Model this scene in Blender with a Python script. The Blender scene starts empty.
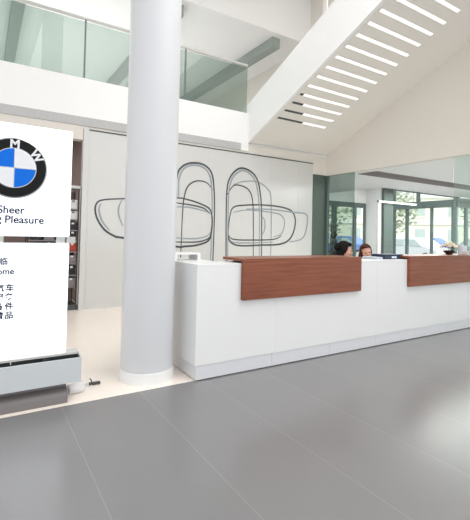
import bpy, bmesh, math, random
from mathutils import Vector, Matrix
R = math.radians
random.seed(7)
S = bpy.context.scene
C = S.collection

# ------------------------------------------------------------------ materials
def nt(name):
    m = bpy.data.materials.new(name); m.use_nodes = True
    n = m.node_tree; b = n.nodes['Principled BSDF']
    return m, n, b
def mat(name, col, rough=.5, metal=0, spec=.5, noise=0, nscale=20, emis=None, estr=0):
    m, n, b = nt(name)
    b.inputs['Base Color'].default_value = (*col, 1)
    b.inputs['Roughness'].default_value = rough
    b.inputs['Metallic'].default_value = metal
    b.inputs['Specular IOR Level'].default_value = spec
    if noise:
        tc = n.nodes.new('ShaderNodeTexCoord'); t = n.nodes.new('ShaderNodeTexNoise')
        t.inputs['Scale'].default_value = nscale; t.inputs['Detail'].default_value = 4
        n.links.new(tc.outputs['Object'], t.inputs['Vector'])
        mx = n.nodes.new('ShaderNodeMix'); mx.data_type = 'RGBA'
        mx.inputs[6].default_value = (*[c*(1-noise) for c in col], 1)
        mx.inputs[7].default_value = (*[min(1, c*(1+noise)) for c in col], 1)
        n.links.new(t.outputs['Fac'], mx.inputs[0]); n.links.new(mx.outputs[2], b.inputs['Base Color'])
    if emis:
        b.inputs['Emission Color'].default_value = (*emis, 1); b.inputs['Emission Strength'].default_value = estr
    return m
def srgb(r, g, b):
    f = lambda c: (c/255/12.92 if c/255 <= .04045 else ((c/255+.055)/1.055)**2.4)
    return (f(r), f(g), f(b))
def floor_mat(name, col, x0, dx, y0, dy, rough, linecol, lw=.006, var=.06):
    m, n, b = nt(name)
    N = n.nodes.new; L = n.links.new
    tc = N('ShaderNodeTexCoord'); sp = N('ShaderNodeSeparateXYZ'); L(tc.outputs['Object'], sp.inputs[0])
    def cell(out, o, d):
        a = N('ShaderNodeMath'); a.operation = 'SUBTRACT'; a.inputs[1].default_value = o; L(out, a.inputs[0])
        q = N('ShaderNodeMath'); q.operation = 'DIVIDE'; q.inputs[1].default_value = d; L(a.outputs[0], q.inputs[0])
        fl = N('ShaderNodeMath'); fl.operation = 'FLOOR'; L(q.outputs[0], fl.inputs[0])
        fr = N('ShaderNodeMath'); fr.operation = 'FRACT'; L(q.outputs[0], fr.inputs[0])
        c = N('ShaderNodeMath'); c.operation = 'LESS_THAN'; c.inputs[1].default_value = lw/d; L(fr.outputs[0], c.inputs[0])
        return fl.outputs[0], c.outputs[0]
    fx, lx = cell(sp.outputs[0], x0, dx); fy, ly = cell(sp.outputs[1], y0, dy)
    mxm = N('ShaderNodeMath'); mxm.operation = 'MAXIMUM'; L(lx, mxm.inputs[0]); L(ly, mxm.inputs[1])
    cb = N('ShaderNodeCombineXYZ'); L(fx, cb.inputs[0]); L(fy, cb.inputs[1])
    wn = N('ShaderNodeTexWhiteNoise'); L(cb.outputs[0], wn.inputs['Vector'])
    no = N('ShaderNodeTexNoise'); no.inputs['Scale'].default_value = 3; no.inputs['Detail'].default_value = 5
    L(tc.outputs['Object'], no.inputs['Vector'])
    ad = N('ShaderNodeMath'); ad.operation = 'ADD'; L(wn.outputs['Value'], ad.inputs[0]); L(no.outputs['Fac'], ad.inputs[1])
    mr = N('ShaderNodeMapRange'); mr.inputs[1].default_value = .3; mr.inputs[2].default_value = 1.7
    mr.inputs[3].default_value = 1-var; mr.inputs[4].default_value = 1+var; L(ad.outputs[0], mr.inputs[0])
    vm = N('ShaderNodeVectorMath'); vm.operation = 'SCALE'; vm.inputs[0].default_value = col; L(mr.outputs[0], vm.inputs['Scale'])
    mix = N('ShaderNodeMix'); mix.data_type = 'RGBA'; L(mxm.outputs[0], mix.inputs[0]); L(vm.outputs[0], mix.inputs[6])
    mix.inputs[7].default_value = (*linecol, 1); L(mix.outputs[2], b.inputs['Base Color'])
    b.inputs['Roughness'].default_value = rough
    return m
def wood_mat():
    m, n, b = nt('red_brown_veneer'); N = n.nodes.new; L = n.links.new
    tc = N('ShaderNodeTexCoord'); mp = N('ShaderNodeMapping'); mp.inputs['Scale'].default_value = (1.2, 14, 26)
    L(tc.outputs['Object'], mp.inputs[0])
    t = N('ShaderNodeTexNoise'); t.inputs['Scale'].default_value = 1.6; t.inputs['Detail'].default_value = 6; t.inputs['Distortion'].default_value = .6
    L(mp.outputs[0], t.inputs['Vector'])
    r = N('ShaderNodeValToRGB'); r.color_ramp.elements[0].position = .3; r.color_ramp.elements[1].position = .72
    r.color_ramp.elements[0].color = (*srgb(124, 64, 40), 1); r.color_ramp.elements[1].color = (*srgb(152, 86, 58), 1)
    L(t.outputs['Fac'], r.inputs[0]); L(r.outputs[0], b.inputs['Base Color'])
    b.inputs['Roughness'].default_value = .35
    return m
def glass_mat(name, tint, gloss=.06, haze=0, hazecol=(.7, .75, .73)):
    m = bpy.data.materials.new(name); m.use_nodes = True; n = m.node_tree; n.nodes.clear()
    N = n.nodes.new; L = n.links.new
    o = N('ShaderNodeOutputMaterial'); tr = N('ShaderNodeBsdfTransparent'); tr.inputs[0].default_value = (*tint, 1)
    gl = N('ShaderNodeBsdfGlossy'); gl.inputs['Roughness'].default_value = .02
    lw = N('ShaderNodeFresnel'); lw.inputs[0].default_value = 1.35
    mp = N('ShaderNodeMath'); mp.operation = 'MULTIPLY'; mp.inputs[1].default_value = gloss/.03; mp.use_clamp = True
    ge = N('ShaderNodeNewGeometry'); fr = N('ShaderNodeMath'); fr.operation = 'SUBTRACT'; fr.inputs[0].default_value = 1
    L(ge.outputs['Backfacing'], fr.inputs[1])
    m0 = N('ShaderNodeMath'); m0.operation = 'MULTIPLY'; L(lw.outputs[0], m0.inputs[0]); L(fr.outputs[0], m0.inputs[1])
    L(m0.outputs[0], mp.inputs[0])
    mx = N('ShaderNodeMixShader'); L(mp.outputs[0], mx.inputs[0]); L(tr.outputs[0], mx.inputs[1]); L(gl.outputs[0], mx.inputs[2])
    last = mx
    if haze:
        df = N('ShaderNodeBsdfDiffuse'); df.inputs[0].default_value = (*hazecol, 1)
        m2 = N('ShaderNodeMixShader'); m2.inputs[0].default_value = haze
        L(mx.outputs[0], m2.inputs[1]); L(df.outputs[0], m2.inputs[2]); last = m2
    L(last.outputs[0], o.inputs[0])
    return m

M = dict(
    white=mat('white_paint', (.86, .86, .855), .55, noise=.01),
    fascia=mat('fascia_white', (.9, .9, .895), .5, noise=.01),
    soffit=mat('soffit_plaster', srgb(236, 233, 227), .7, noise=.015),
    beige=mat('warm_plaster', srgb(228, 223, 215), .75, noise=.015),
    lintel=mat('lintel_plaster', srgb(222, 216, 208), .7, noise=.01),
    laminate=mat('white_laminate', (.88, .885, .885), .3, noise=.01, nscale=4),
    steel=mat('brushed_steel', (.83, .84, .87), .34, .2, noise=.02, nscale=8),
    silver=mat('silver_paint', srgb(214, 219, 222), .35, .1),
    rail=mat('pale_rail', srgb(200, 200, 196), .4),
    charcoal=mat('charcoal_plinth', srgb(124, 119, 119), .4, .1),
    slot=mat('dark_slot', srgb(78, 84, 84), .6),
    column=mat('column_paint', srgb(217, 219, 222), .4),
    mural=mat('mural_glass_panel', srgb(212, 212, 210), .18, spec=.6, noise=.02, nscale=1.5),
    seam=mat('panel_joint', srgb(204, 204, 203), .5),
    ink=mat('ink_dark', srgb(70, 76, 80), .4),
    inkp=mat('ink_pale', srgb(152, 160, 166), .4),
    wood=wood_mat(),
    grille=mat('grille_grey', srgb(184, 184, 184), .6),
    slat=mat('grille_slat', srgb(222, 222, 222), .5),
    sign=mat('lit_acrylic', (.9, .93, 1), .3, emis=(.90, .95, 1), estr=.9),
    signtext=mat('navy_lettering', srgb(44, 50, 74), .6, spec=.1),
    black=mat('badge_black', srgb(18, 19, 20), .5, spec=.2),
    chrome=mat('badge_silver', srgb(200, 204, 208), .25, .5),
    blue=mat('badge_blue', srgb(0, 112, 226), .5, spec=.2),
    badgewhite=mat('badge_white', srgb(236, 238, 242), .3),
    teal=mat('dark_teal_frame', srgb(92, 108, 106), .4),
    tealdk=mat('deep_teal_panel', srgb(82, 94, 87), .4),
    brown=mat('brown_grey_wall', srgb(128, 112, 106), .7),
    beamgrey=mat('beam_grey', srgb(150, 158, 154), .6),
    dark=mat('near_black', srgb(36, 36, 36), .5),
    lamp=mat('slot_glow', (1, 1, 1), .4, emis=(1, .97, .9), estr=.62),  # emission imitates the bright space seen through the soffit slots
    paving=mat('forecourt_paving', srgb(190, 190, 184), .8, noise=.08, nscale=2),
    bark=mat('bark', srgb(96, 84, 70), .9),
    leafpale=mat('pale_leaf', srgb(172, 184, 160), .7, noise=.2, nscale=6),
    leafdark=mat('dark_leaf', srgb(40, 52, 40), .5, noise=.2, nscale=6),
    render=mat('pale_render', srgb(222, 222, 208), .8, noise=.04),
    winblue=mat('dark_window_glass', srgb(176, 190, 190), .15),
    tyre=mat('tyre_rubber', srgb(35, 35, 36), .8),
    carwhite=mat('car_white', srgb(228, 232, 238), .2),
    carblue=mat('car_blue', srgb(96, 134, 204), .2),
    carsilver=mat('car_silver', srgb(176, 186, 196), .25, .4),
    skin=mat('skin', srgb(222, 168, 146), .55),
    hairblack=mat('black_hair', srgb(16, 15, 16), .7, spec=.2),
    hairbrown=mat('brown_hair', srgb(84, 50, 36), .7, spec=.2),
    blouse=mat('dark_jacket', srgb(48, 48, 54), .8),
    shirt=mat('pale_blouse', srgb(222, 214, 208), .8),
    trousers=mat('dark_trousers', srgb(40, 40, 46), .85),
    eye=mat('eye_dark', srgb(24, 20, 18), .2),
    lip=mat('lip', srgb(176, 96, 90), .5),
    chair=mat('chair_black', srgb(40, 41, 43), .6),
    navy=mat('navy_card', srgb(44, 58, 84), .5),
    paper=mat('paper_white', srgb(225, 230, 238), .7),
    cream=mat('cream_petal', srgb(244, 232, 210), .7, noise=.05),
    bowl=mat('dark_bowl', srgb(52, 46, 42), .3),
    greybox=mat('grey_plastic', srgb(206, 198, 198), .5),
    cable=mat('white_cable', srgb(226, 224, 224), .4),
    plug=mat('dark_plug', srgb(66, 66, 64), .4),
    clear=glass_mat('clear_plastic', (.93, .93, .94), .08, .45, (.95, .95, .97)),
    gclear=glass_mat('clear_glass', (.965, .98, .972), .035),
    gtint=glass_mat('green_tinted_glass', (.63, .70, .67), .05, .03, (.45, .55, .5)),
    gsheen=glass_mat('pale_green_glass', (.88, .94, .91), .05, .10, (.62, .70, .66)),  # diffuse haze paints a milky reflection into the pane
    gbal=glass_mat('balustrade_glass', (.69, .755, .725), .05, .08, (.42, .47, .45)),
    gwin=glass_mat('window_glass', (.95, .97, .965), .03),
)
for nm, c in dict(gblack=(34, 34, 36), gred=(168, 62, 40), gblue=(62, 98, 150), gwhite=(214, 214, 212), ggrey=(128, 122, 122)).items():
    M[nm] = mat('carton_'+nm[1:], srgb(*c), .5)

# ------------------------------------------------------------------ geometry helpers
def box(bm, x0, x1, y0, y1, z0, z1, bev=0, seg=2):
    r = bmesh.ops.create_cube(bm, size=1)
    vs = r['verts']
    for v in vs:
        v.co = Vector(((x0+x1)/2+v.co.x*(x1-x0), (y0+y1)/2+v.co.y*(y1-y0), (z0+z1)/2+v.co.z*(z1-z0)))
    if bev:
        es = list({e for v in vs for e in v.link_edges})
        bmesh.ops.bevel(bm, geom=es, offset=bev, segments=seg, profile=.5, affect='EDGES')
    return vs
def lathe(bm, prof, c=(0, 0, 0), n=32, axis='Z'):
    rings = []
    for r, h in prof:
        ring = []
        for i in range(n):
            a = 2*math.pi*i/n
            p = (r*math.cos(a), r*math.sin(a), h)
            if axis == 'Y': p = (r*math.cos(a), h, r*math.sin(a))
            if axis == 'X': p = (h, r*math.cos(a), r*math.sin(a))
            ring.append(bm.verts.new(Vector(c)+Vector(p)))
        rings.append(ring)
    for a, b in zip(rings, rings[1:]):
        for i in range(n):
            bm.faces.new((a[i], a[(i+1) % n], b[(i+1) % n], b[i]))
    bm.faces.new(rings[0][::-1]); bm.faces.new(rings[-1])
def tube(bm, pts, r, n=8, closed=False, flat=1.0):
    pts = [Vector(p) for p in pts]
    rs = r if isinstance(r, (list, tuple)) else [r]*len(pts)
    rings = []
    up = Vector((0, 0, 1))
    for i, p in enumerate(pts):
        a = pts[i-1] if (i > 0 or closed) else p
        b = pts[(i+1) % len(pts)] if (i < len(pts)-1 or closed) else p
        d = (b-a).normalized()
        s = d.cross(Vector((0, 1, 0)))
        if s.length < .1: s = d.cross(Vector((0, 0, 1)))
        s.normalize(); t = s.cross(d).normalized()
        rings.append([bm.verts.new(p + s*math.cos(2*math.pi*k/n)*rs[i] + t*math.sin(2*math.pi*k/n)*rs[i]*flat) for k in range(n)])
    m = len(rings)
    for i in range(m if closed else m-1):
        a, b = rings[i], rings[(i+1) % m]
        for k in range(n):
            bm.faces.new((a[k], a[(k+1) % n], b[(k+1) % n], b[k]))
    if not closed:
        bm.faces.new(rings[0][::-1]); bm.faces.new(rings[-1])
def prism(bm, poly, a0, a1, axis='X'):
    def P(u, v, a):
        return {'X': (a, u, v), 'Y': (u, a, v), 'Z': (u, v, a)}[axis]
    A = [bm.verts.new(P(u, v, a0)) for u, v in poly]
    B = [bm.verts.new(P(u, v, a1)) for u, v in poly]
    n = len(poly)
    bm.faces.new(A[::-1]); bm.faces.new(B)
    for i in range(n):
        bm.faces.new((A[i], A[(i+1) % n], B[(i+1) % n], B[i]))
def smooth_curve(pts, sub=8, closed=False):
    P = [Vector(p) for p in pts]; n = len(P); out = []
    for i in range(n if closed else n-1):
        p1, p2 = P[i], P[(i+1) % n]
        p0 = P[i-1] if (i > 0 or closed) else p1
        p3 = P[(i+2) % n] if (i+2 < n or closed) else p2
        for k in range(sub):
            t = k/sub
            out.append(.5*((2*p1)+(p2-p0)*t+(2*p0-5*p1+4*p2-p3)*t*t+(3*p1-p0-3*p2+p3)*t**3))
    if not closed: out.append(P[-1])
    return out
def ell(bm, c, r, seg=20, rot=None):
    q = bmesh.ops.create_uvsphere(bm, u_segments=seg, v_segments=max(6, seg//2), radius=1)
    for v in q['verts']:
        p = Vector((v.co.x*r[0], v.co.y*r[1], v.co.z*r[2]))
        if rot: p = rot @ p
        v.co = p+Vector(c)
    return q['verts']
def obj(name, bm, m, parent=None, smooth=None, loc=None):
    bmesh.ops.recalc_face_normals(bm, faces=bm.faces)
    me = bpy.data.meshes.new(name); bm.to_mesh(me); bm.free()
    me.materials.append(M[m] if isinstance(m, str) else m)
    if smooth:
        for p in me.polygons: p.use_smooth = True
        me.set_sharp_from_angle(angle=R(smooth))
    o = bpy.data.objects.new(name, me); C.objects.link(o)
    if loc: o.location = loc
    if parent: o.parent = parent
    return o
def bx(name, m, x0, x1, y0, y1, z0, z1, bev=0, parent=None):
    b = bmesh.new(); box(b, x0, x1, y0, y1, z0, z1, bev)
    return obj(name, b, m, parent)
def struct(o):
    o['kind'] = 'structure'; return o
def tag(o, label, cat, group=None):
    o['label'] = label; o['category'] = cat
    if group: o['group'] = group
    return o
def thing(name, label, cat, loc=(0, 0, 0), rz=0, group=None):
    o = bpy.data.objects.new(name, None); C.objects.link(o)
    o.location = loc; o.rotation_euler = (0, 0, rz); o.empty_display_size = .1
    return tag(o, label, cat, group)
def copy_tree(o, parent=None):
    c = o.copy(); C.objects.link(c); c.parent = parent
    for ch in [x for x in o.children]: copy_tree(ch, c)
    return c

YD, YM, XG, XS = 3.31, 7.265, 7.2, 4.85       # desk front, mural plane, glass wall, side of the sloped soffit
SL = .425
# ------------------------------------------------------------------ shell
FG = floor_mat('grey_stone_tiles', srgb(131, 130, 131), 1.172, .6155, -40, 80, .24, srgb(144, 143, 143), .005, .04)
FC = floor_mat('cream_tiles', srgb(253, 242, 231), 1.17, .8, 3.31, .8, .3, srgb(246, 237, 224), .004, .015)
def slab(name, m, *a): return struct(bx(name, m, *a))
slab('floor', FG, -9, 20, -7, YD+.03, -.1, 0)
slab('floor.001', FC, -9, XG, YD+.03, 12, -.1, 0)
slab('floor.002', FG, XG, 20, YD+.03, 12.3, -.1, 0)
slab('ceiling', 'white', -9, XG+.15, -7, 7.9, 7.6, 7.75)
slab('ceiling_lobby_edge' if 0 else 'ceiling.001', 'white', -9, XG, 7.9, 18, 6.4, 6.55)
slab('wall_upper', 'white', -9, XG, 7.9, 8.0, 6.55, 7.6)
slab('wall_upstairs', 'render', -9, XG, 18, 18.1, 4, 6.4)
for x in (-5.5, -2.5, .5, 3.5, 6.2):
    slab('trim_1', 'beamgrey', x-.12, x+.12, 8.1, 18, 6.15, 6.4)
# balcony slab and its fascia, with a fine metal grille band along the foot of it
slab('floor_upstairs', 'fascia', -9, XG, YM+.03, 18, 3.32, 3.98)
slab('wall_balcony', 'fascia', -9, XS, YM-.02, YM+.03, 3.32, 3.995)
g = slab('trim_2', 'grille', -9, 4.66, YM-.012, YM+.03, 3.17, 3.32)
b = bmesh.new()
for i in range(8): box(b, -9, 4.66, YM-.02, YM-.012, 3.180+i*.0175, 3.188+i*.0175)
s_ = obj('trim_3', b, 'slat'); struct(s_)
slab('trim_4', 'fascia', 4.66, XS, YM-.02, YM+.03, 3.17, 3.32)
slab('wall_lintel', 'lintel', -9, 1.425, YM, YM+.2, 2.93, 3.17)
slab('wall_header', 'beige', 1.425, XG, YM+.01, YM+.2, 3.128, 3.32)
slab('wall_backroom', 'brown', -5, 1.6, 10, 10.1, 0, 3.32)
slab('wall_backroom_side', 'brown', 1.55, 1.65, YM+.2, 10, 0, 3.32)
slab('wall_left', 'white', -9, -1.3, YM, YM+.2, 0, 2.93)

# glass balustrade on the balcony
bal = thing('balustrade', 'green glass balustrade with slim posts along the upper balcony edge', 'railing', (0, YM+.08, 3.98))
for x0, x1 in ((-8.9, -5.6), (-5.6, -2.1), (-2.1, 1.42), (1.42, 3.35), (3.35, 4.855)):
    bx('glass_panel', 'gbal', x0+.01, x1-.01, -.006, .006, .03, 1.05, parent=bal)
    if x1 < 4.8: bx('post', 'teal', x1-.012, x1+.012, -.02, .02, 0, 1.08, parent=bal)
bx('base_channel', 'rail', -8.9, 4.845, -.025, .025, 0, .03, parent=bal)
bx('handrail', 'rail', -8.9, 4.845, -.03, .03, 1.08, 1.12, .008, bal)

# sloped soffit with a deep white stringer, rising towards the viewer
def zs(y, o=0): return 3.356+o+SL*(YM-y)
Y0, Y1 = YM-.02, -1.9
b = bmesh.new(); prism(b, [(Y0, zs(Y0)), (Y1, zs(Y1)), (Y1, zs(Y1)+.12), (Y0, zs(Y0)+.12)], XS+.06, XG, 'X')
struct(obj('ceiling_slope', b, 'soffit'))
b = bmesh.new()
yt = YM-(7.59-3.356-.87)/SL
prism(b, [(Y0+.02, zs(Y0)-.004), (Y1, zs(Y1)-.004), (Y1, 7.59), (yt, 7.59), (YM+.6, zs(YM+.6)+.87), (YM+.6, 3.98), (Y0+.02, 3.98)], XS, XS+.06, 'X')
struct(obj('wall_stringer', b, 'fascia'))
# glowing bars standing in for open slots that show brightness through the slope
ang = -math.atan(SL)
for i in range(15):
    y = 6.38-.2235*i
    t = thing('glow_slot', 'x', 'lamp', (0, y, zs(y)-.001), 0, 'glowing slots in the sloped ceiling')
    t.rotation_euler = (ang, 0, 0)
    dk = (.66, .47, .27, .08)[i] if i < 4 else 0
    words = ['lowest', 'second lowest', 'third lowest', 'fourth lowest', 'fifth lowest', 'sixth lowest', 'seventh lowest', 'eighth lowest', 'ninth lowest', 'tenth lowest', 'eleventh lowest', 'twelfth lowest', 'thirteenth lowest', 'fourteenth lowest', 'fifteenth lowest'][i]
    t['label'] = words+' glowing slot across the sloped ceiling, ' + ('left part dark' if i < 3 else 'bright end to end' if i > 3 else 'only its left tip dark')
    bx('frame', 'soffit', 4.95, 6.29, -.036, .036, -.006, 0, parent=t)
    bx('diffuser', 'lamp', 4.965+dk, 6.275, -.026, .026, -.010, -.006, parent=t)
    if dk: bx('blocked_section', 'slot', 4.965, 4.965+dk, -.026, .026, -.010, -.006, parent=t)  # painted dark where something above blocks the bright view through the slot

# ------------------------------------------------------------------ mural wall
mu = thing('mural_panel', 'pale grey wall panel with dark line drawing of a car front', 'wall panel', (0, YM, 0))
bx('panel', 'mural', 1.52, 6.765, 0, .12, 0, 3.105, parent=mu)
bx('end_post', 'mural', 1.43, 1.52, -.02, .12, 0, 3.12, .004, mu)
bx('top_strip', 'slot', 1.52, 6.765, -.012, .12, 3.105, 3.125, parent=mu)
b = bmesh.new()
for x in (2.3, 3.1, 3.9, 4.7, 5.5, 6.3): box(b, x-.003, x+.003, -.0015, 0, .0, 3.105)
box(b, 1.52, 6.765, -.0015, 0, .297, .303)
obj('joint', b, 'seam', mu)
DR = {'D': [[(4.359, .60), (4.334, 1.78), (4.343, 2.319), (4.416, 2.563), (4.572, 2.735), (4.734, 2.787), (4.945, 2.732), (5.102, 2.592), (5.196, 2.316), (5.252, 1.822), (5.275, .60)],
 [(4.347, 2.185), (4.5, 2.386), (4.703, 2.403), (4.888, 2.328), (4.994, 2.125), (5.033, 1.601), (5.051, .60)],
 [(4.436, 1.784), (4.489, 1.909), (4.673, 1.974), (5.221, 2.019), (5.762, 2.006), (6.095, 1.935), (6.226, 1.753), (6.202, 1.49), (6.062, 1.263), (5.782, 1.15), (5.242, 1.126), (4.736, 1.11), (4.492, 1.163), (4.393, 1.311), (4.402, 1.58), (4.436, 1.784)],
 [(4.409, 1.324), (4.53, 1.245), (4.982, 1.236), (5.595, 1.258), (5.824, 1.348)],
 [(3.193, 2.04), (3.184, 2.352), (3.195, 2.447), (3.238, 2.596), (3.373, 2.718), (3.582, 2.774), (3.8, 2.746), (3.952, 2.618), (4.019, 2.36), (4.05, 1.767), (4.036, .60)],
 [(3.31, .60), (3.331, 1.734), (3.368, 2.115), (3.454, 2.312), (3.628, 2.411), (3.847, 2.397), (3.999, 2.259)],
 [(2.115, 1.953), (1.83, 1.919), (1.7, 1.866), (1.661, 1.738), (1.71, 1.554), (1.846, 1.372), (2.036, 1.263), (2.135, 1.249), (3.192, 1.092), (3.383, 1.093), (3.663, 1.119), (3.915, 1.205), (3.985, 1.37), (4.0, 1.666), (3.935, 1.86), (3.712, 1.958), (3.426, 2.024), (3.166, 2.038), (2.115, 1.953)],
 [(3.168, 1.945), (3.499, 1.92), (3.787, 1.872), (3.952, 1.762)], [(3.19, 1.179), (3.661, 1.183), (3.914, 1.251), (3.986, 1.357)]],
 'P': [[(4.5, 2.413), (4.783, 2.507), (5.121, 2.523), (5.388, 2.402), (5.501, 2.194), (5.529, 1.401), (5.515, .60)],
 [(4.398, .60), (4.381, 1.782), (4.392, 2.289), (4.472, 2.547), (4.614, 2.691), (4.744, 2.739), (4.912, 2.686), (5.052, 2.552), (5.136, 2.297), (5.191, 1.819), (5.214, .60)],
 [(4.84, 1.907), (5.489, 1.933), (6.144, 1.9), (6.542, 1.88), (6.617, 1.73), (6.552, 1.422), (6.405, 1.267), (6.064, 1.204)],
 [(4.515, 1.822), (4.882, 1.888), (5.49, 1.868), (5.813, 1.81), (5.911, 1.63), (5.823, 1.392), (5.594, 1.315)],
 [(5.226, 1.785), (5.334, 1.682), (5.339, 1.468), (5.255, 1.339)],
 [(4.41, 1.271), (4.531, 1.184), (4.984, 1.174), (5.597, 1.2)],
 [(3.24, 2.043), (3.232, 2.344), (3.243, 2.433), (3.287, 2.563), (3.395, 2.676), (3.584, 2.729), (3.772, 2.697), (3.901, 2.58), (3.967, 2.342), (3.997, 1.764), (3.983, .60)],
 [(3.171, 1.864), (3.501, 1.869), (3.9, 1.793)], [(3.187, 1.26), (3.588, 1.247), (3.876, 1.302), (3.984, 1.402)],
 [(1.759, 1.84), (1.726, 1.741), (1.783, 1.542), (1.92, 1.374)], [(2.131, 1.938), (2.073, 1.797), (2.078, 1.645), (2.16, 1.456)]]}
for key, nm, mm, w in (('D', 'dark_line_drawing', 'ink', .013), ('P', 'pale_line_drawing', 'inkp', .014)):
    b = bmesh.new()
    for i, l in enumerate(DR[key]):
        pts = smooth_curve([(x, -.003, z) for x, z in l], 8)
        n = len(pts); k = w*(.75 if len(l) < 8 else 1)
        tube(b, pts, [1.5*k*(.6+.4*math.sin(math.pi*min(1, max(.0, j/(n-1))))) for j in range(n)], 8, False, .15)
    obj(nm, b, mm, mu, 60)
# dark glass return between the mural and the glazed side
slab('wall_return', 'tealdk', 6.765, XG-.02, YM-.01, YM+.1, 0, 2.86)
slab('wall_return_head', 'beige', 6.765, XG, YM+.0, YM+.1, 2.86, 3.128)

# ------------------------------------------------------------------ glazed side wall, X = XG
slab('wall_right', 'beige', XG, XG+.15, -2, YM+.02, 2.855, 7.6)
slab('wall_right_upper', 'beige', XG, XG+.15, YM+.2, 18, 4.0, 7.6)
slab('trim_5', 'teal', XG, XG+.06, YM-.07, YM+.02, 0, 2.855)
for i, (y0, y1, mm) in enumerate(((6.375, YM-.07, 'gtint'), (4.075, 6.365, 'gclear'), (1.6, 4.065, 'gsheen'), (-2, 1.59, 'gclear'))):
    w = struct(bx('window_%d' % (i+1), mm, XG+.03, XG+.042, y0, y1, .02, 2.855))
slab('trim_6', 'rail', XG, XG+.08, -2, YM-.07, 0, .02)

# room beyond the glass
slab('ceiling.002', 'white', XG+.15, 20, -2, 7.95, 2.87, 3.0)
slab('ceiling.003', 'white', XG+.15, 10.24, 7.95, 12.2, 2.87, 3.0)
slab('ceiling.004', 'white', 10.24, 14.7, 7.95, 12.3, 3.7, 3.8)
slab('wall_bay', 'white', 10.2, 10.26, 7.95, 12.2, 3.0, 3.7)
b = bmesh.new(); box(b, XG+.4, 19.5, 6.05, 6.6, 2.862, 2.87)
struct(obj('trim_7', b, mat('ceiling_slot_brown', srgb(118, 110, 108), .7)))
slab('trim_8', 'slot', 10.36, 10.80, 7.97, 8.06, 2.70, 2.87)
slab('wall_pier', mat('dark_green_pier', srgb(70, 86, 81), .5), 10.36, 10.80, 7.97, 8.06, 0, 2.70)
slab('wall_post', 'greybox', 10.06, 10.18, 7.95, 7.99, 0, 2.39)
# far window wall (X direction) and side window wall (Y direction), dark teal frames
YA, XB = 12.2, 14.6
slab('wall_far', 'white', XG+.15, 11.5, YA, YA+.1, 0, 2.87)
b = bmesh.new(); box(b, 11.5, 14.9, YA, YA+.1, 2.66, 2.87)
for x0, x1 in ((11.5, 11.6), (12.09, 12.24), (12.53, 12.77), (13.82, 14.0), (14.5, 14.6)): box(b, x0, x1, YA, YA+.08, 0, 2.66)
box(b, 11.5, 14.6, YA, YA+.08, 0, .08)
struct(obj('window_5', b, 'teal'))
struct(bx('window_6', 'gwin', 11.5, 14.6, YA+.035, YA+.045, .08, 2.66))
slab('wall_far_top', 'white', 10.26, 14.7, YA, YA+.1, 2.87, 3.7)
slab('wall_bay_side', 'white', XB, XB+.1, 10.79, YA, 0, 3.7)
b = bmesh.new(); box(b, XB-.05, XB+.1, 8.17, 10.79, 2.53, 2.80)
for y0, y1 in ((8.12, 8.3), (9.05, 9.13), (10.1, 10.2), (10.7, 10.79)): box(b, XB, XB+.1, y0, y1, 0, 2.53)
for y0, y1 in ((8.17, 8.23), (9.6, 9.72), (10.72, 10.79)): box(b, XB, XB+.1, y0, y1, 2.80, 3.7)
box(b, XB, XB+.1, 8.17, 10.79, 0, .08)
struct(obj('window_7', b, 'teal'))
struct(bx('window_8', 'gwin', XB+.045, XB+.055, 8.17, 10.79, .08, 3.7))
b = bmesh.new(); box(b, XB+.1, 20, 8.12, 8.22, 2.53, 2.87)
for x in (15.35, 16.7, 18.2, 19.9): box(b, x-.06, x+.06, 8.12, 8.22, 0, 2.53)
box(b, XB+.1, 20, 8.12, 8.22, 0, .08)
box(b, 10.8, XB, 7.97, 8.03, 2.83, 2.87)
struct(obj('window_9', b, 'teal'))
struct(bx('window_10', 'gwin', XB+.1, 20, 8.165, 8.175, .08, 2.53))
# linear lamp hanging by the pier
t = thing('linear_lamp', 'slim white linear lamp beside the dark pier behind the glass', 'lamp', (10.90, 7.88, 2.41))
bx('housing', 'white', -.92, .92, -.03, .03, .012, .05, .005, t)
bx('diffuser', mat('linear_diffuser', (1, 1, 1), .4, emis=(1, .98, .93), estr=1.6), -.90, .90, -.026, .026, 0, .012, parent=t)
for x in (-.8, .8): bx('suspension_wire', 'slot', x-.004, x+.004, -.004, .004, .05, .46, parent=t)
bx('end_cap', 'slot', -.95, -.92, -.032, .032, 0, .052, .004, t)

# ------------------------------------------------------------------ column
col = thing('column', 'tall round white column in front of the mural', 'column', (1.35, 3.66, 0))
b = bmesh.new(); lathe(b, [(.24, .10), (.24, 7.595)], n=64); obj('shaft', b, 'column', col, 40)
b = bmesh.new(); lathe(b, [(.25, 0), (.25, .085), (.245, .10)], n=64); obj('base_ring', b, 'white', col, 40)

# ------------------------------------------------------------------ reception desk
dk = thing('reception_desk', 'long white reception desk with red-brown wood counters', 'desk', (0, 0, 0))
xs = [1.68, 2.605, 4.19, 5.77, 6.95]
for a, c in zip(xs, xs[1:]): bx('front_panel', 'laminate', a+(.0007 if a > 1.7 else 0), c-.0007, YD, YD+.05, .14, 1.045, .001, dk)
bx('counter_top', 'laminate', 1.68, 6.95, YD, YD+.35, 1.045, 1.068, .004, dk)
bx('end_panel', 'laminate', 1.68, 1.73, YD+.05, 4.25, .14, 1.045, .004, dk)
bx('end_top', 'laminate', 1.68, 2.05, YD+.35, 4.25, 1.045, 1.068, .004, dk)
bx('end_panel', 'laminate', 2.0, 2.05, YD+.35, 4.25, 0, 1.045, .004, dk)
ks = [1.69, 2.562, 3.387, 4.178, 4.968, 5.758, 6.95]
for a, c in zip(ks, ks[1:]): bx('kick_plate', 'steel', a+(.002 if a > 1.7 else 0), c-.002, YD+.006, YD+.03, .010, .14, parent=dk)
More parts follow.
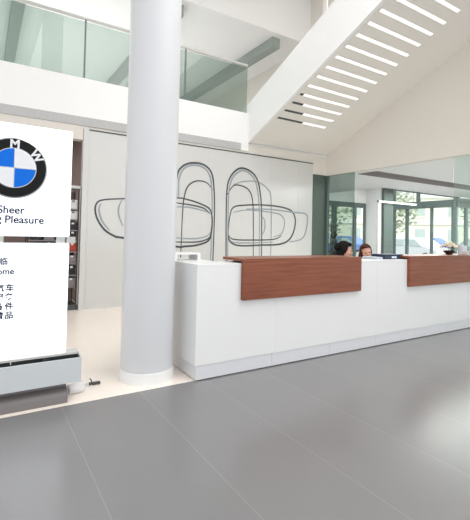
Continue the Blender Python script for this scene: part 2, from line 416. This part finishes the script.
bx('plinth_recess', 'slot', 1.73, 6.90, YD+.03, YD+.045, 0, .14, parent=dk)  # dark backing that paints the shadow gap below the kick plates
bx('kick_plate', 'steel', 1.70, 1.725, YD+.03, 4.24, .010, .14, parent=dk)
bx('work_surface', 'laminate', 2.05, 6.95, YD+.05, 3.98, .71, .74, .004, dk)
bx('end_panel', 'laminate', 6.90, 6.95, YD+.05, 3.98, 0, .71, parent=dk)
for a, c in ((2.16, 3.845), (4.785, 6.50)):
    w = bx('wood_counter', 'wood', a, c, YD-.045, YD, .711, 1.115, .003, dk)
    w['label'] = 'left red-brown wood counter' if a < 3 else 'right red-brown wood counter'
    bx('wood_top', 'wood', a, c, YD, YD+.36, 1.088, 1.115, .003, w)
    for x in (a+.12, (a+c)/2, c-.12): bx('spacer', 'slot', x-.03, x+.03, YD+.05, YD+.3, 1.068, 1.088, parent=w)
# things on the desk
t = thing('desk_shelf', 'small white open shelf on the left end of the desk', 'shelf', (1.84, 3.95, 1.068))
bx('shelf_top', 'laminate', -.155, .15, -.10, .12, .06, .078, .002, t)
for x in (-.155, .115): bx('side', 'laminate', x, x+.035, -.10, .12, 0, .06, .002, t)
t = thing('box_file', 'dark navy box file lying on the white counter between the wood tops', 'file', (4.65, 3.52, 1.068))
bx('case', 'navy', -.19, .19, -.11, .11, 0, .05, .003, t); bx('lid', 'navy', -.193, .193, -.113, .113, .052, .062, .003, t)
bx('spine_label', 'paper', -.05, .05, -.1112, -.11, .012, .038, parent=t)
b = bmesh.new()
for i in range(9):
    s = random.uniform(-.006, .006); box(b, -.07+s, .07+s, -.1+s, .11+s, i*.0034, i*.0034+.003)
tag(obj('paper_stack', b, 'paper', loc=(4.33, 3.50, 1.068)), 'pale loose paper stack beside the navy folder on the counter', 'paper')
# flowers and a box on the right wood counter
t = thing('flower_arrangement', 'cream flowers in a low dark bowl on the right wood counter', 'flowers', (6.10, 3.50, 1.115))
b = bmesh.new(); lathe(b, [(.04, 0), (.075, .03), (.085, .06), (.075, .06), (.065, .05)], n=28); obj('bowl', b, 'bowl', t, 40)
b = bmesh.new()
for k in range(16):
    a = k*2.4; r = .09*math.sqrt((k+.5)/16)*1.2; h = .08+.11*(1-r/.13)+random.uniform(0, .02)
    tube(b, [(r*.25*math.cos(a), r*.25*math.sin(a), .045), (r*math.cos(a), r*math.sin(a), h)], .0025, 5)
obj('stem', b, 'leafdark', t)
for k in range(16):
    a = k*2.4; r = .09*math.sqrt((k+.5)/16)*1.2; h = .08+.11*(1-r/.13)
    b = bmesh.new(); c = Vector((r*math.cos(a), r*math.sin(a), h+.012))
    ell(b, c, (.012, .012, .014), 8)
    for j in range(6):
        q = j*math.pi/3; ell(b, c+Vector((.018*math.cos(q), .018*math.sin(q), .002)), (.016, .012, .012), 8, Matrix.Rotation(q, 3, 'Z'))
    obj('bloom', b, 'cream', t, 80)
for k in range(14):
    a = k*2.1; p = Vector((.09*math.cos(a), .09*math.sin(a), .06+.02*(k % 3)))
    b = bmesh.new(); ell(b, p, (.034, .012, .004), 8, Matrix.Rotation(a, 3, 'Z') @ Matrix.Rotation(R(-20), 3, 'Y')); obj('leaf', b, 'leafdark', t, 80)
t = thing('card_holder', 'pale grey leaflet holder right of the flowers on wood counter', 'holder', (6.43, 3.47, 1.115))
bx('back_plate', 'greybox', -.09, .08, .02, .026, .0, .15, .002, t); bx('base', 'greybox', -.09, .08, -.05, .026, 0, .006, parent=t)
bx('front_lip', 'greybox', -.09, .08, -.05, -.044, .006, .05, .002, t); bx('leaflet', 'paper', -.075, .065, -.035, .015, .006, .135, parent=t)

# ------------------------------------------------------------------ lit sign
sg = thing('light_box_sign', 'tall lit white sign with round badge on a silver trough base', 'sign', (0, 0, 0))
b = bmesh.new(); prism(b, [(3.395, 0), (3.395, .045), (3.41, .075), (3.44, .095), (3.475, .105), (3.485, .155), (3.62, .155), (3.62, 0)], -.34, .611, 'X')
obj('plinth', b, 'charcoal', sg, 40)
tr = bmesh.new()
box(tr, -.44, .705, 3.38, 3.392, .155, .346, .002); box(tr, -.44, .705, 3.504, 3.512, .155, .368, .002)
box(tr, -.44, .705, 3.392, 3.50, .155, .17); box(tr, .695, .705, 3.392, 3.50, .17, .35); box(tr, -.44, -.43, 3.392, 3.50, .17, .35)
obj('trough', tr, 'silver', sg)
bx('channel', 'slot', -.43, .695, 3.392, 3.48, .17, .325, parent=sg)
bx('channel_back', 'slot', -.44, .697, 3.48, 3.504, .17, .368, parent=sg)
bx('support_rail', 'rail', -.44, .69, 3.412, 3.514, .368, .386, .003, sg)
bx('clamp', 'rail', .205, .213, 3.408, 3.412, .350, .392, .001, sg)
def rounded(x0, x1, z0, z1, r, n=6):
    o = []
    for cx, cz, a0 in ((x1-r, z1-r, 0), (x0+r, z1-r, 90), (x0+r, z0+r, 180), (x1-r, z0+r, 270)):
        for k in range(n+1):
            a = R(a0+90*k/n); o.append((cx+r*math.cos(a), cz+r*math.sin(a)))
    return o
SX0, SX1 = -.215, .592
for nm, z0, z1 in (('upper_light_box', 1.302, 2.148), ('lower_light_box', .387, 1.25)):
    b = bmesh.new(); prism(b, rounded(SX0, SX1, z0, z1, .012), 3.43, 3.478, 'Y'); lb = obj(nm, b, 'sign', sg)
    if nm[0] == 'u': UB = lb
    else: LB = lb
for x0, x1 in ((-.06, .135), (.50, .575), (.56, .64)):
    bx('bracket', 'rail', x0, x1, 3.44, 3.475, 1.25, 1.302, .003, sg)
for x in (-.1, .45): bx('foot', 'slot', x-.02, x+.02, 3.44, 3.47, .325, .368, parent=sg)
# badge
BX, BZ, BR = .186, 1.812, .222
bd = thing('tmp', '', '') if 0 else None
b = bmesh.new(); lathe(b, [(BR+.006, 0), (BR+.006, -.008), (BR-.002, -.012), (BR-.006, -.010)], (BX, 3.43, BZ), 72, 'Y'); badge = obj('badge', b, 'chrome', sg, 40)
b = bmesh.new(); lathe(b, [(BR-.003, -.009), (BR-.005, -.0135)], (BX, 3.43, BZ), 72, 'Y'); obj('badge_ring', b, 'black', badge, 40)
ri = .145
b = bmesh.new(); lathe(b, [(ri+.006, -.0135), (ri+.005, -.016)], (BX, 3.43, BZ), 64, 'Y'); obj('inner_rim', b, 'chrome', badge, 40)
for k, mm in ((0, 'badgewhite'), (1, 'blue'), (2, 'badgewhite'), (3, 'blue')):
    poly = [(BX, BZ)]+[(BX+ri*math.cos(R(90*k+90*j/16)), BZ+ri*math.sin(R(90*k+90*j/16))) for j in range(17)]
    b = bmesh.new(); prism(b, poly, 3.43-.018, 3.43-.016, 'Y'); obj('quadrant', b, mm, badge)
b = bmesh.new(); box(b, BX-.0025, BX+.0025, 3.411, 3.412, BZ-ri, BZ+ri); box(b, BX-ri, BX+ri, 3.411, 3.412, BZ-.0025, BZ+.0025); obj('cross_line', b, 'chrome', badge)
def text_mesh(name, s, size, m, parent, x, y, z, align='LEFT', rot=0, bold=0.0, ext=.001):
    cu = bpy.data.curves.new(name, 'FONT'); cu.body = s; cu.size = size; cu.align_x = align; cu.extrude = ext; cu.offset = bold
    o = bpy.data.objects.new(name, cu); C.objects.link(o)
    dg = bpy.context.evaluated_depsgraph_get()
    me = bpy.data.meshes.new_from_object(o.evaluated_get(dg)); bpy.data.objects.remove(o); bpy.data.curves.remove(cu)
    me.materials.clear(); me.materials.append(M[m])
    q = bpy.data.objects.new(name, me); C.objects.link(q)
    q.matrix_world = Matrix.Translation((x, y, z)) @ Matrix.Rotation(rot, 4, 'Y') @ Matrix.Rotation(R(90), 4, 'X')
    w = max(v.co.x for v in me.vertices)-min(v.co.x for v in me.vertices)
    q.parent = parent
    return q, w, me
for ch, deg in (('B', -55), ('M', 0), ('W', 55)):
    a = R(deg); rr = .150
    text_mesh('badge_letter', ch, .088, 'badgewhite', badge, BX+rr*math.sin(a), 3.43-.0145, BZ+rr*math.cos(a), 'CENTER', a, .003)
def fit_text(name, s, size, m, parent, xr, z, bold, width=None):
    q, w, me = text_mesh(name, s, size, m, parent, 0, 3.4285, z, 'LEFT', 0, bold)
    mx = max(v.co.x for v in me.vertices); k = 1
    if width:
        mn = min(v.co.x for v in me.vertices); k = width/(mx-mn)
        for v in me.vertices: v.co.x = mx+(v.co.x-mx)*k
    q.location.x = xr-mx
fit_text('lettering', 'Sheer', .080, 'signtext', UB, .268, 1.472, .0016, .178)
fit_text('lettering', 'Driving', .080, 'signtext', UB, .118, 1.403, .0016, .215)
fit_text('lettering', 'Pleasure', .080, 'signtext', UB, .402, 1.400, .0016, .262)
fit_text('lettering', '欢迎光临', .058, 'signtext', LB, .168, 1.094, .0014)
fit_text('lettering', 'Welcome', .066, 'signtext', LB, .212, 1.018, .0014, .25)
for q, z in (('汽车', .897), ('服务', .829), ('备件', .761), ('精品', .694)):
    for k in (0, 1): fit_text('lettering', q[k], .058, 'signtext', LB, .150+.064*k, z, .0016)

# clear plastic roll and the plug by the sign foot
b = bmesh.new(); lathe(b, [(.034, -.065), (.040, -.06), (.044, .055), (.040, .065), (.034, .055), (.030, -.055)], (0, 0, .044), 28, 'X')
o = obj('plastic_cup', b, 'clear', None, 40, loc=(.700, 3.56, 0)); o.rotation_euler = (0, 0, R(12)); tag(o, 'clear plastic cup lying on the floor by the sign plinth', 'cup')
t = thing('cable_plug', 'small dark plug with white cable on the floor beside the column', 'plug', (.88, 3.68, 0))
b = bmesh.new(); box(b, -.045, .05, -.016, .016, .002, .024, .006); obj('plug_body', b, 'plug', t, 40)
b = bmesh.new(); tube(b, [(-.02, 0, .02), (-.028, 0, .045), (-.040, 0, .062)], [.006, .005, .004], 8); obj('strain_relief', b, 'plug', t, 60)
b = bmesh.new(); tube(b, smooth_curve([(-.045, 0, .012), (-.075, .012, .006), (-.09, -.02, .006), (-.06, -.04, .006), (-.03, -.03, .006), (-.04, .03, .006), (-.085, .04, .006)], 6), .005, 8); obj('cord', b, 'cable', t, 60)

# ------------------------------------------------------------------ display rack in the back opening
rk = thing('display_rack', 'tall dark display rack with lit white top behind the sign', 'rack', (0, 7.30, 0))
RX0, RX1, RD = .62, 1.415, .38
bx('base', 'slot', RX0, RX1, 0, RD, 0, .09, .003, rk)
for x in (RX0, RX1-.03):
    for y in (0, RD-.015): bx('post', 'chair', x, x+.015, y, y+.015, .09, 2.08, parent=rk)
bx('back_panel', 'brown', RX0+.03, RX1-.03, RD-.02, RD-.01, .09, 2.05, parent=rk)
bx('top_light', 'rail', RX0, RX1, 0, RD, 2.08, 2.13, .003, rk)
shz = [.40, .60, .80, 1.0, 1.19, 1.37, 1.55, 1.73]
for z in shz: bx('shelf', 'ggrey', RX0+.03, RX1-.03, .01, RD-.03, z-.02, z, parent=rk)
bx('side_trim', 'white', RX1-.005, RX1, 0, .03, .09, 2.08, parent=rk)
cols = ['gblack', 'gred', 'gblue', 'gwhite', 'ggrey']
cn = dict(gblack='black', gred='red', gblue='blue', gwhite='white', ggrey='grey')
sw = ['bottom', 'second', 'third', 'fourth', 'fifth', 'sixth', 'seventh', 'top']
pal = [['gblack', 'gwhite', 'gblack', 'ggrey'], ['gblack', 'gred', 'gwhite', 'gblack'], ['gwhite', 'gblack', 'gred', 'ggrey'], ['gblue', 'gblack', 'gblue', 'gred'],
       ['gblack', 'ggrey', 'gblack', 'gblack'], ['gblack', 'gwhite', 'ggrey', 'gblack'], ['ggrey', 'gblack', 'gblack', 'gwhite'], ['gwhite', 'ggrey', 'gblack', 'gwhite']]
pos = ['leftmost', 'second from left', 'third from left', 'rightmost']
proto = {}
for si, z in enumerate(shz):
    for k in range(4):
        c = pal[si][k]
        key = (c, (si+k) % 3)
        w, h = ((.15, .145), (.13, .155), (.16, .13))[(si+k) % 3]
        if key not in proto:
            t = thing('merchandise_box', '', 'box', group='boxed goods on the display rack')
            bx('carton', c, -w/2, w/2, 0, .24, 0, h*.72, .004, t)
            bx('lid', c, -w/2-.003, w/2+.003, -.003, .243, h*.72, h, .003, t)
            bx('paper_band', 'gwhite' if c != 'gwhite' else 'ggrey', -.02, .02, -.0045, -.003, h*.74, h*.96, parent=t)
            proto[key] = t
        else: t = copy_tree(proto[key])
        t.location = (RX0+.145+k*.183, 7.34, z)
        t['label'] = '%s boxed item, %s on the %s shelf of the rack' % (cn[c], pos[k], sw[si])

# ------------------------------------------------------------------ people
def skin_mesh(verts, edges, radii, root=0, sub=2):
    me = bpy.data.meshes.new('s'); me.from_pydata([Vector(v) for v in verts], edges, [])
    o = bpy.data.objects.new('s', me); C.objects.link(o)
    o.modifiers.new('k', 'SKIN'); d = me.skin_vertices[0].data
    for i, r in enumerate(radii):
        rr = r if isinstance(r, tuple) else (r, r)
        d[i].radius = rr; d[i].use_root = (i == root)
    s = o.modifiers.new('u', 'SUBSURF'); s.levels = sub; s.render_levels = sub
    dg = bpy.context.evaluated_depsgraph_get()
    out = bpy.data.meshes.new_from_object(o.evaluated_get(dg)); bpy.data.objects.remove(o)
    return out
class G:
    def __init__(s): s.v = []; s.e = []; s.r = []
    def add(s, p, r, par=None):
        s.v.append(p); s.r.append(r); i = len(s.v)-1
        if par is not None: s.e.append((par, i))
        return i
    def chain(s, par, L):
        for p, r in L: par = s.add(p, r, par)
        return par
def person(loc, label, yaw, pitch, tilt, hair, top, bun, wr, drop=0):
    P = thing('person', label, 'person', loc)
    HC = Vector((0, -.25-drop, 1.165-drop))
    Rm = Matrix.Rotation(yaw, 3, 'Z') @ Matrix.Rotation(tilt, 3, 'Y') @ Matrix.Rotation(pitch, 3, 'X')
    H = lambda x, y, z: HC + Rm @ Vector((x, y, z))
    g = G()
    pel = g.add((0, 0, .56), (.15, .11)); wa = g.add((0, -.04, .72), (.125, .095), pel); ch = g.add((0, -.10, .90), (.15, .10), wa)
    nb = g.add((0, -.14, 1.01), (.09, .07), ch); nk = g.add((0, -.18-drop*.5, 1.06-drop*.4), .05, nb); g.add(tuple(H(0, .02, -.03)), .052, nk)
    hands = []
    for s in (-1, 1):
        sh = g.chain(nb, [((s*.15, -.13, .985), .058), ((s*.20, -.18, .89), .046), ((s*.215, -.26, .785), .040), ((s*wr, -.40, .775), .030), ((s*(wr-.02), -.455, .768), .026)])
        hands.append((s, wr-.02))
        g.chain(pel, [((s*.10, -.10, .545), .085), ((s*.11, -.28, .545), .072), ((s*.11, -.44, .52), .055), ((s*.11, -.45, .34), .050), ((s*.11, -.42, .10), .034), ((s*.11, -.52, .045), .035), ((s*.11, -.60, .035), .028)])
    bm = bmesh.new(); bm.from_mesh(skin_mesh(g.v, g.e, g.r))
    # palms and five separate fingers, lightly curled on the work surface
    for s, w in hands:
        h = G(); r0 = h.add((s*w, -.45, .768), (.026, .018)); p = h.add((s*w, -.50, .766), (.036, .014), r0); h.add((s*w, -.535, .765), (.036, .013), p)
        t_ = bmesh.new(); t_.from_mesh(skin_mesh(h.v, h.e, h.r)); me = bpy.data.meshes.new('t'); t_.to_mesh(me); t_.free(); bm.from_mesh(me)
        for k, ln in enumerate((.058, .068, .064, .050)):
            x = s*(w+(.029-.019*k)*-1); f = G()
            f.chain(f.add((x, -.525, .766), .0085), [((x, -.54-ln*.4, .772), .0085), ((x, -.54-ln*.75, .766), .0078), ((x, -.54-ln, .755), .0068)])
            bm.from_mesh(skin_mesh(f.v, f.e, f.r, 0, 1))
        f = G(); f.chain(f.add((s*(w-.02), -.475, .765), .011), [((s*(w-.048), -.505, .762), .010), ((s*(w-.056), -.54, .757), .008)])
        bm.from_mesh(skin_mesh(f.v, f.e, f.r, 0, 1))
    # head: cranium, jaw, nose, brows, ears
    def he(c, r): ell(bm, H(*c), r, 20, Rm)
    he((0, .012, .03), (.074, .092, .082)); he((0, -.025, -.03), (.060, .066, .078)); he((0, -.052, -.078), (.030, .028, .024))
    he((0, -.096, -.018), (.011, .014, .022)); he((0, -.102, -.032), (.014, .012, .010)); he((0, -.072, .018), (.050, .018, .012))
    for s in (-1, 1): he((s*.036, -.062, -.025), (.024, .024, .024)); he((s*.075, .01, -.01), (.010, .018, .028))
    me = bpy.data.meshes.new('body'); bmesh.ops.recalc_face_normals(bm, faces=bm.faces); bm.to_mesh(me); bm.free()
    o = bpy.data.objects.new('body', me); C.objects.link(o)
    md = o.modifiers.new('r', 'REMESH'); md.mode = 'VOXEL'; md.voxel_size = .0065
    sm = o.modifiers.new('s', 'SMOOTH'); sm.factor = .5; sm.iterations = 3
    dg = bpy.context.evaluated_depsgraph_get(); bme = bpy.data.meshes.new_from_object(o.evaluated_get(dg)); bpy.data.objects.remove(o)
    
    bb = bmesh.new(); bb.from_mesh(bme); todo = set(bb.verts); best = []
    while todo:
        st = [todo.pop()]; comp = list(st)
        while st:
            for e_ in st.pop().link_edges:
                for w_ in e_.verts:
                    if w_ in todo: todo.discard(w_); st.append(w_); comp.append(w_)
        if len(comp) > len(best): best = comp
    keep = set(best); bmesh.ops.delete(bb, geom=[q for q in bb.verts if q not in keep], context='VERTS'); bb.to_mesh(bme); bb.free()
    bme.materials.clear(); bme.materials.append(M['skin'])
    for p in bme.polygons: p.use_smooth = True
    body = bpy.data.objects.new('body', bme); C.objects.link(body); body.parent = P
    for s in (-1, 1):
        b = bmesh.new(); ell(b, H(s*.030, -.088, .004), (.011, .006, .006), 10, Rm); obj('eye', b, 'eye', P, 80)
    b = bmesh.new(); ell(b, H(0, -.093, -.056), (.020, .006, .007), 10, Rm); obj('mouth', b, 'lip', P, 80)
    # hair: cap over crown and nape, fringe, gathered length
    b = bmesh.new(); ell(b, H(0, .022, .040), (.088, .100, .090), 24, Rm)
    face = [v for v in b.verts if (lambda q: q.y < -.030 and q.z < .072-.35*abs(q.x))(Rm.transposed() @ (v.co-HC))]
    bmesh.ops.delete(b, geom=face, context='VERTS')
    for s in (-1, 1): ell(b, H(s*.074, .022, .005), (.016, .045, .060), 12, Rm)
    ell(b, H(0, -.045, .094), (.060, .036, .024), 14, Rm)
    if bun:
        ell(b, H(0, .105, .02), (.055, .05, .055), 14, Rm); ell(b, H(.02, .07, -.06), (.055, .045, .07), 14, Rm); ell(b, H(-.05, .05, -.08), (.04, .05, .08), 14, Rm)
    else:
        tube(b, smooth_curve([H(-.05, .07, .0), H(-.085, .04, -.06), H(-.105, .0, -.13), H(-.10, -.02, -.2)], 5), [.036]*5+[.032]*5+[.026]*5+[.012], 10)
    obj('hair', b, hair, P, 80)
    # clothing shells
    def shell(name, m, sel, grow):
        f = G(); idx = {}
        for i, (v, r) in enumerate(zip(g.v, g.r)):
            if i in sel:
                rr = r if isinstance(r, tuple) else (r, r); idx[i] = f.add(v, (rr[0]+grow, rr[1]+grow))
        f.e = [(idx[a], idx[b_]) for a, b_ in g.e if a in idx and b_ in idx]
        q = skin_mesh(f.v, f.e, f.r); q.materials.clear(); q.materials.append(M[m])
        for p in q.polygons: p.use_smooth = True
        so = bpy.data.objects.new(name, q); C.objects.link(so); so.parent = P
    arms = {6, 7, 8, 9, 18, 19, 20, 21}
    shell('jacket', top, {0, 1, 2, 3} | arms, .014)
    legs = {11, 12, 13, 14, 15, 23, 24, 25, 26, 27}
    shell('trousers', 'trousers', {0} | legs, .012)
    return P
def office_chair(loc, label):
    t = thing('office_chair', label, 'chair', loc, 0, 'office chairs behind the desk')
    b = bmesh.new(); box(b, -.22, .22, -.24, .2, .385, .44, .022, 3); obj('seat', b, 'chair', t, 50)
    b = bmesh.new(); box(b, -.19, .19, .215, .25, .56, .92, .015, 3); obj('backrest', b, 'chair', t, 50)
    b = bmesh.new(); tube(b, [(0, .1, .375), (0, .25, .40), (0, .275, .5), (0, .262, .62)], .016, 8); obj('back_bar', b, 'chair', t, 60)
    b = bmesh.new(); lathe(b, [(.03, .07), (.03, .25), (.02, .26), (.02, .385)], n=16); obj('gas_lift', b, 'chrome', t, 40)
    for k in range(5):
        a = 2*math.pi*k/5+.3; c, s = math.cos(a), math.sin(a)
        b = bmesh.new(); tube(b, [(.02*c, .02*s, .09), (.25*c, .25*s, .065)], [.022, .014], 8); l = obj('leg', b, 'chair', t, 60)
        b = bmesh.new(); lathe(b, [(.026, -.012), (.026, .012)], (.25*c, .25*s, .026), 16, 'Y'); obj('caster', b, 'tyre', l, 40)
    return t
person((4.27, 4.17, 0), 'seated person with black hair looking down behind the left wood counter', R(48), R(12), 0, 'hairblack', 'blouse', True, .13)
person((4.93, 4.395, 0), 'seated person with brown ponytail looking down beside the black-haired person', R(-36), R(6), R(-10), 'hairbrown', 'shirt', False, .10, .04)
office_chair((4.27, 4.20, 0), 'black office chair under the black-haired person')
office_chair((4.93, 4.425, 0), 'black office chair under the brown-haired person')

# ------------------------------------------------------------------ plant inside the glazed room
t = thing('potted_plant', 'tall dark-leaved potted plant inside the glass room by the window', 'plant', (9.35, 9.1, 0))
b = bmesh.new(); lathe(b, [(.13, 0), (.17, .3), (.18, .32), (.16, .32), (.155, .28)], n=28); obj('pot', b, 'bowl', t, 40)
b = bmesh.new()
for k in range(5):
    a = k*1.26; tube(b, smooth_curve([(.02*math.cos(a), .02*math.sin(a), .28), (.08*math.cos(a), .08*math.sin(a), .8), (.16*math.cos(a), .16*math.sin(a), 1.3)], 4), .012, 6)
obj('stem', b, 'bark', t, 60)
b = bmesh.new()
for k in range(110):
    a = random.uniform(0, 6.28); z = random.uniform(.5, 1.72); r = random.uniform(.03, .30)*(1.15-.45*abs(z-1.05))
    p = Vector((r*math.cos(a), r*math.sin(a), z)); ell(b, p, (.10, .035, .006), 8, Matrix.Rotation(a, 3, 'Z') @ Matrix.Rotation(random.uniform(-.9, .5), 3, 'Y'))
obj('foliage', b, 'leafdark', t, 80)

# ------------------------------------------------------------------ outdoors
struct(bx('floor_forecourt', 'paving', XB-6, 60, 12.3, 60, -.2, -.05))
struct(bx('floor_forecourt.001', 'paving', 20, 60, -10, 12.3, -.2, -.05))
struct(bx('floor_forecourt.002', 'paving', XB+.1, 20, 8.3, 12.3, -.2, -.06)) if 0 else None
def car(loc, rz, body, label):
    t = thing('car', label, 'car', loc, rz, 'parked cars outside the window')
    prof = [(-2.15, .28), (-2.18, .62), (-2.05, .84), (-1.2, .92), (1.45, .95), (2.1, .86), (2.18, .55), (2.12, .28)]
    b = bmesh.new(); prism(b, prof, -.86, .86, 'Y'); bmesh.ops.bevel(b, geom=list(b.edges), offset=.07, segments=2, affect='EDGES'); obj('body', b, body, t, 45)
    cab = bmesh.new()
    lo = [(-1.25, .9), (1.6, .92)]; A = []
    for (x, z, w) in ((-1.2, .9, .80), (1.65, .92, .80), (1.15, 1.42, .62), (-.45, 1.45, .62)): A.append((cab.verts.new((x, -w, z)), cab.verts.new((x, w, z))))
    for i in range(4):
        j = (i+1) % 4; cab.faces.new((A[i][0], A[j][0], A[j][1], A[i][1]))
    cab.faces.new([a[0] for a in A][::-1]); cab.faces.new([a[1] for a in A])
    bmesh.ops.bevel(cab, geom=list(cab.edges), offset=.06, segments=2, affect='EDGES'); cb = obj('cabin', cab, body, t, 45)
    for s in (-1, 1):
        b = bmesh.new(); pl = [(-.98, .97), (.2, .97), (.2, 1.33), (-.42, 1.33)]
        for q in (pl, [(.3, .97), (1.38, .97), (1.05, 1.33), (.3, 1.33)]):
            vs = [b.verts.new((x, s*(.805-.18*(z-.9)/.5*1.0+.006), z)) for x, z in q]; f = b.faces.new(vs)
            ex = bmesh.ops.extrude_face_region(b, geom=[f]); bmesh.ops.translate(b, verts=[v for v in ex['geom'] if isinstance(v, bmesh.types.BMVert)], vec=(0, s*.008, 0))
        obj('side_window', b, 'winblue', cb)
    for x in (-1.35, 1.32):
        for s in (-1, 1):
            b = bmesh.new(); lathe(b, [(.22, -.1), (.31, -.09), (.31, .09), (.22, .1)], (x, s*.80, .31), 24, 'Y'); w = obj('wheel', b, 'tyre', t, 40)
            b = bmesh.new(); lathe(b, [(.19, -.006), (.19, .006), (.05, .012)], (x, s*.905, .31), 20, 'Y'); obj('hubcap', b, 'chrome', w, 40)
    for s in (-1, 1):
        b = bmesh.new(); ell(b, (-2.06, s*.62, .70), (.08, .16, .07), 10); obj('headlight', b, 'badgewhite', t, 60)
for l, a, m_, lab in (((21.5, 14.2, -.05), 80, 'carwhite', 'white car parked outside, nearest to the far window'), ((26.0, 16.2, -.05), 95, 'carblue', 'blue car parked outside behind the white car'),
                      ((24.5, 11.6, -.05), 88, 'carsilver', 'silver car parked outside right of the white car'), ((20.5, 18.6, -.05), 100, 'carblue', 'blue car parked outside the left windows'), ((30.0, 13.2, -.05), 85, 'carwhite', 'white car parked farthest outside the window')):
    car(l, R(a), m_, lab)
def tree(loc, h, r, label, seed):
    rnd = random.Random(seed)
    t = thing('tree', label, 'tree', loc, 0, 'trees beyond the forecourt')
    b = bmesh.new(); tube(b, [(0, 0, 0), (.05, 0, h*.3), (0, .05, h*.75)], [.16, .12, .04], 8)
    for k in range(5):
        a = k*1.3; z = h*(.35+.08*k); tube(b, [(0, 0, z), (r*.6*math.cos(a), r*.6*math.sin(a), z+.7)], [.06, .02], 6)
    obj('trunk', b, 'bark', t, 60)
    b = bmesh.new()
    for k in range(420):
        d = Vector((rnd.gauss(0, 1), rnd.gauss(0, 1), rnd.gauss(0, .9))).normalized()*(rnd.random()**.4)
        p = Vector((d.x*r, d.y*r, h*.64+d.z*h*.34)); s = rnd.uniform(.14, .26)
        q = Matrix.Rotation(rnd.uniform(0, 6.28), 3, 'Z') @ Matrix.Rotation(rnd.uniform(0, 3.1), 3, 'X')
        ell(b, p, (s, s*.6, s*.12), 6, q)
    obj('foliage', b, 'leafpale', t)
for i, (x, y, h, r, lab) in enumerate(((30, 22, 6, 2.2, 'pale green tree beyond the parked cars, behind the side window'), (27, 27, 6.5, 2.4, 'pale green tree beyond the forecourt, right of the pier'), (36, 17, 6, 2.3, 'pale green tree farthest right beyond the cars'), (22, 25, 5, 1.8, 'pale green tree outside the left windows'))):
    tree((x, y, -.05), h, r, lab, i)
bd = thing('building', 'pale rendered building with white bands across the street', 'building', (44, 34, -.05), R(-40))
bx('wall', 'render', -26, 26, 0, 8, 0, 7, parent=bd)
for z in (3.2, 6.6): bx('band', 'white', -26, 26, -.15, 0, z, z+.5, parent=bd)
for k in range(12):
    for z in (1, 4.2):
        w = bx('window', 'winblue', -24+k*4, -22.8+k*4, -.05, 0, z, z+1.6, parent=bd); bx('sill', 'white', -24.1+k*4, -22.7+k*4, -.12, 0, z-.1, z, parent=w)

# ------------------------------------------------------------------ light
w = bpy.data.worlds.new('World'); S.world = w; w.use_nodes = True
bg = w.node_tree.nodes['Background']; bg.inputs[0].default_value = (.975, .985, 1, 1); bg.inputs[1].default_value = 1.25
def area(name, loc, size, power, rot=(0, 0, 0), col=(1, .99, .97), sy=None):
    l = bpy.data.lights.new(name, 'AREA'); l.energy = power; l.color = col; l.size = size
    if sy: l.shape = 'RECTANGLE'; l.size_y = sy
    o = bpy.data.objects.new(name, l); C.objects.link(o); o.location = loc; o.rotation_euler = rot
area('lobby_fill', (3.8, .4, 7.5), 5, 375, sy=6)  # unseen area lamp added to brighten the lobby
area('upstairs_fill', (1, 12, 6.1), 6, 260, sy=6)  # unseen lamp added because the enclosed upper floor gets little daylight
area('room_fill', (12, 5, 2.80), 8, 720, sy=5)  # unseen lamp added to lift the room behind the glass
area('bay_light', (12.4, 10, 3.6), 3, 55, sy=3)
area('back_room_light', (0, 8.6, 3.1), 1.2, 22)

sl = bpy.data.lights.new('sun', 'SUN'); sl.energy = 3.5; sl.angle = R(3); sl.color = (1, .97, .92)
so = bpy.data.objects.new('sun', sl); C.objects.link(so); so.rotation_euler = Vector((.12, .62, -.78)).to_track_quat('-Z', 'Y').to_euler()

# ------------------------------------------------------------------ camera
yaw, pit, rol = .560388, .0271359, .0216404
f = Vector((math.sin(yaw)*math.cos(pit), math.cos(yaw)*math.cos(pit), math.sin(pit)))
r0 = Vector((math.cos(yaw), -math.sin(yaw), 0)); u0 = r0.cross(f)
rt = r0*math.cos(rol)+u0*math.sin(rol); up = -r0*math.sin(rol)+u0*math.cos(rol)
cam = bpy.data.cameras.new('camera'); co = bpy.data.objects.new('camera', cam); C.objects.link(co)
co.matrix_world = Matrix(((rt.x, up.x, -f.x, 0), (rt.y, up.y, -f.y, 0), (rt.z, up.z, -f.z, 1.35), (0, 0, 0, 1)))
cam.sensor_fit = 'HORIZONTAL'; cam.sensor_width = 36; cam.lens = 402.2/470*36
cam.shift_y = -(260-223.54)/470; cam.clip_end = 300
S.camera = co
v = S.view_settings
v.view_transform = 'Standard'; v.look = 'None'; v.gamma = 1; v.use_curve_mapping = False; v.exposure = .16
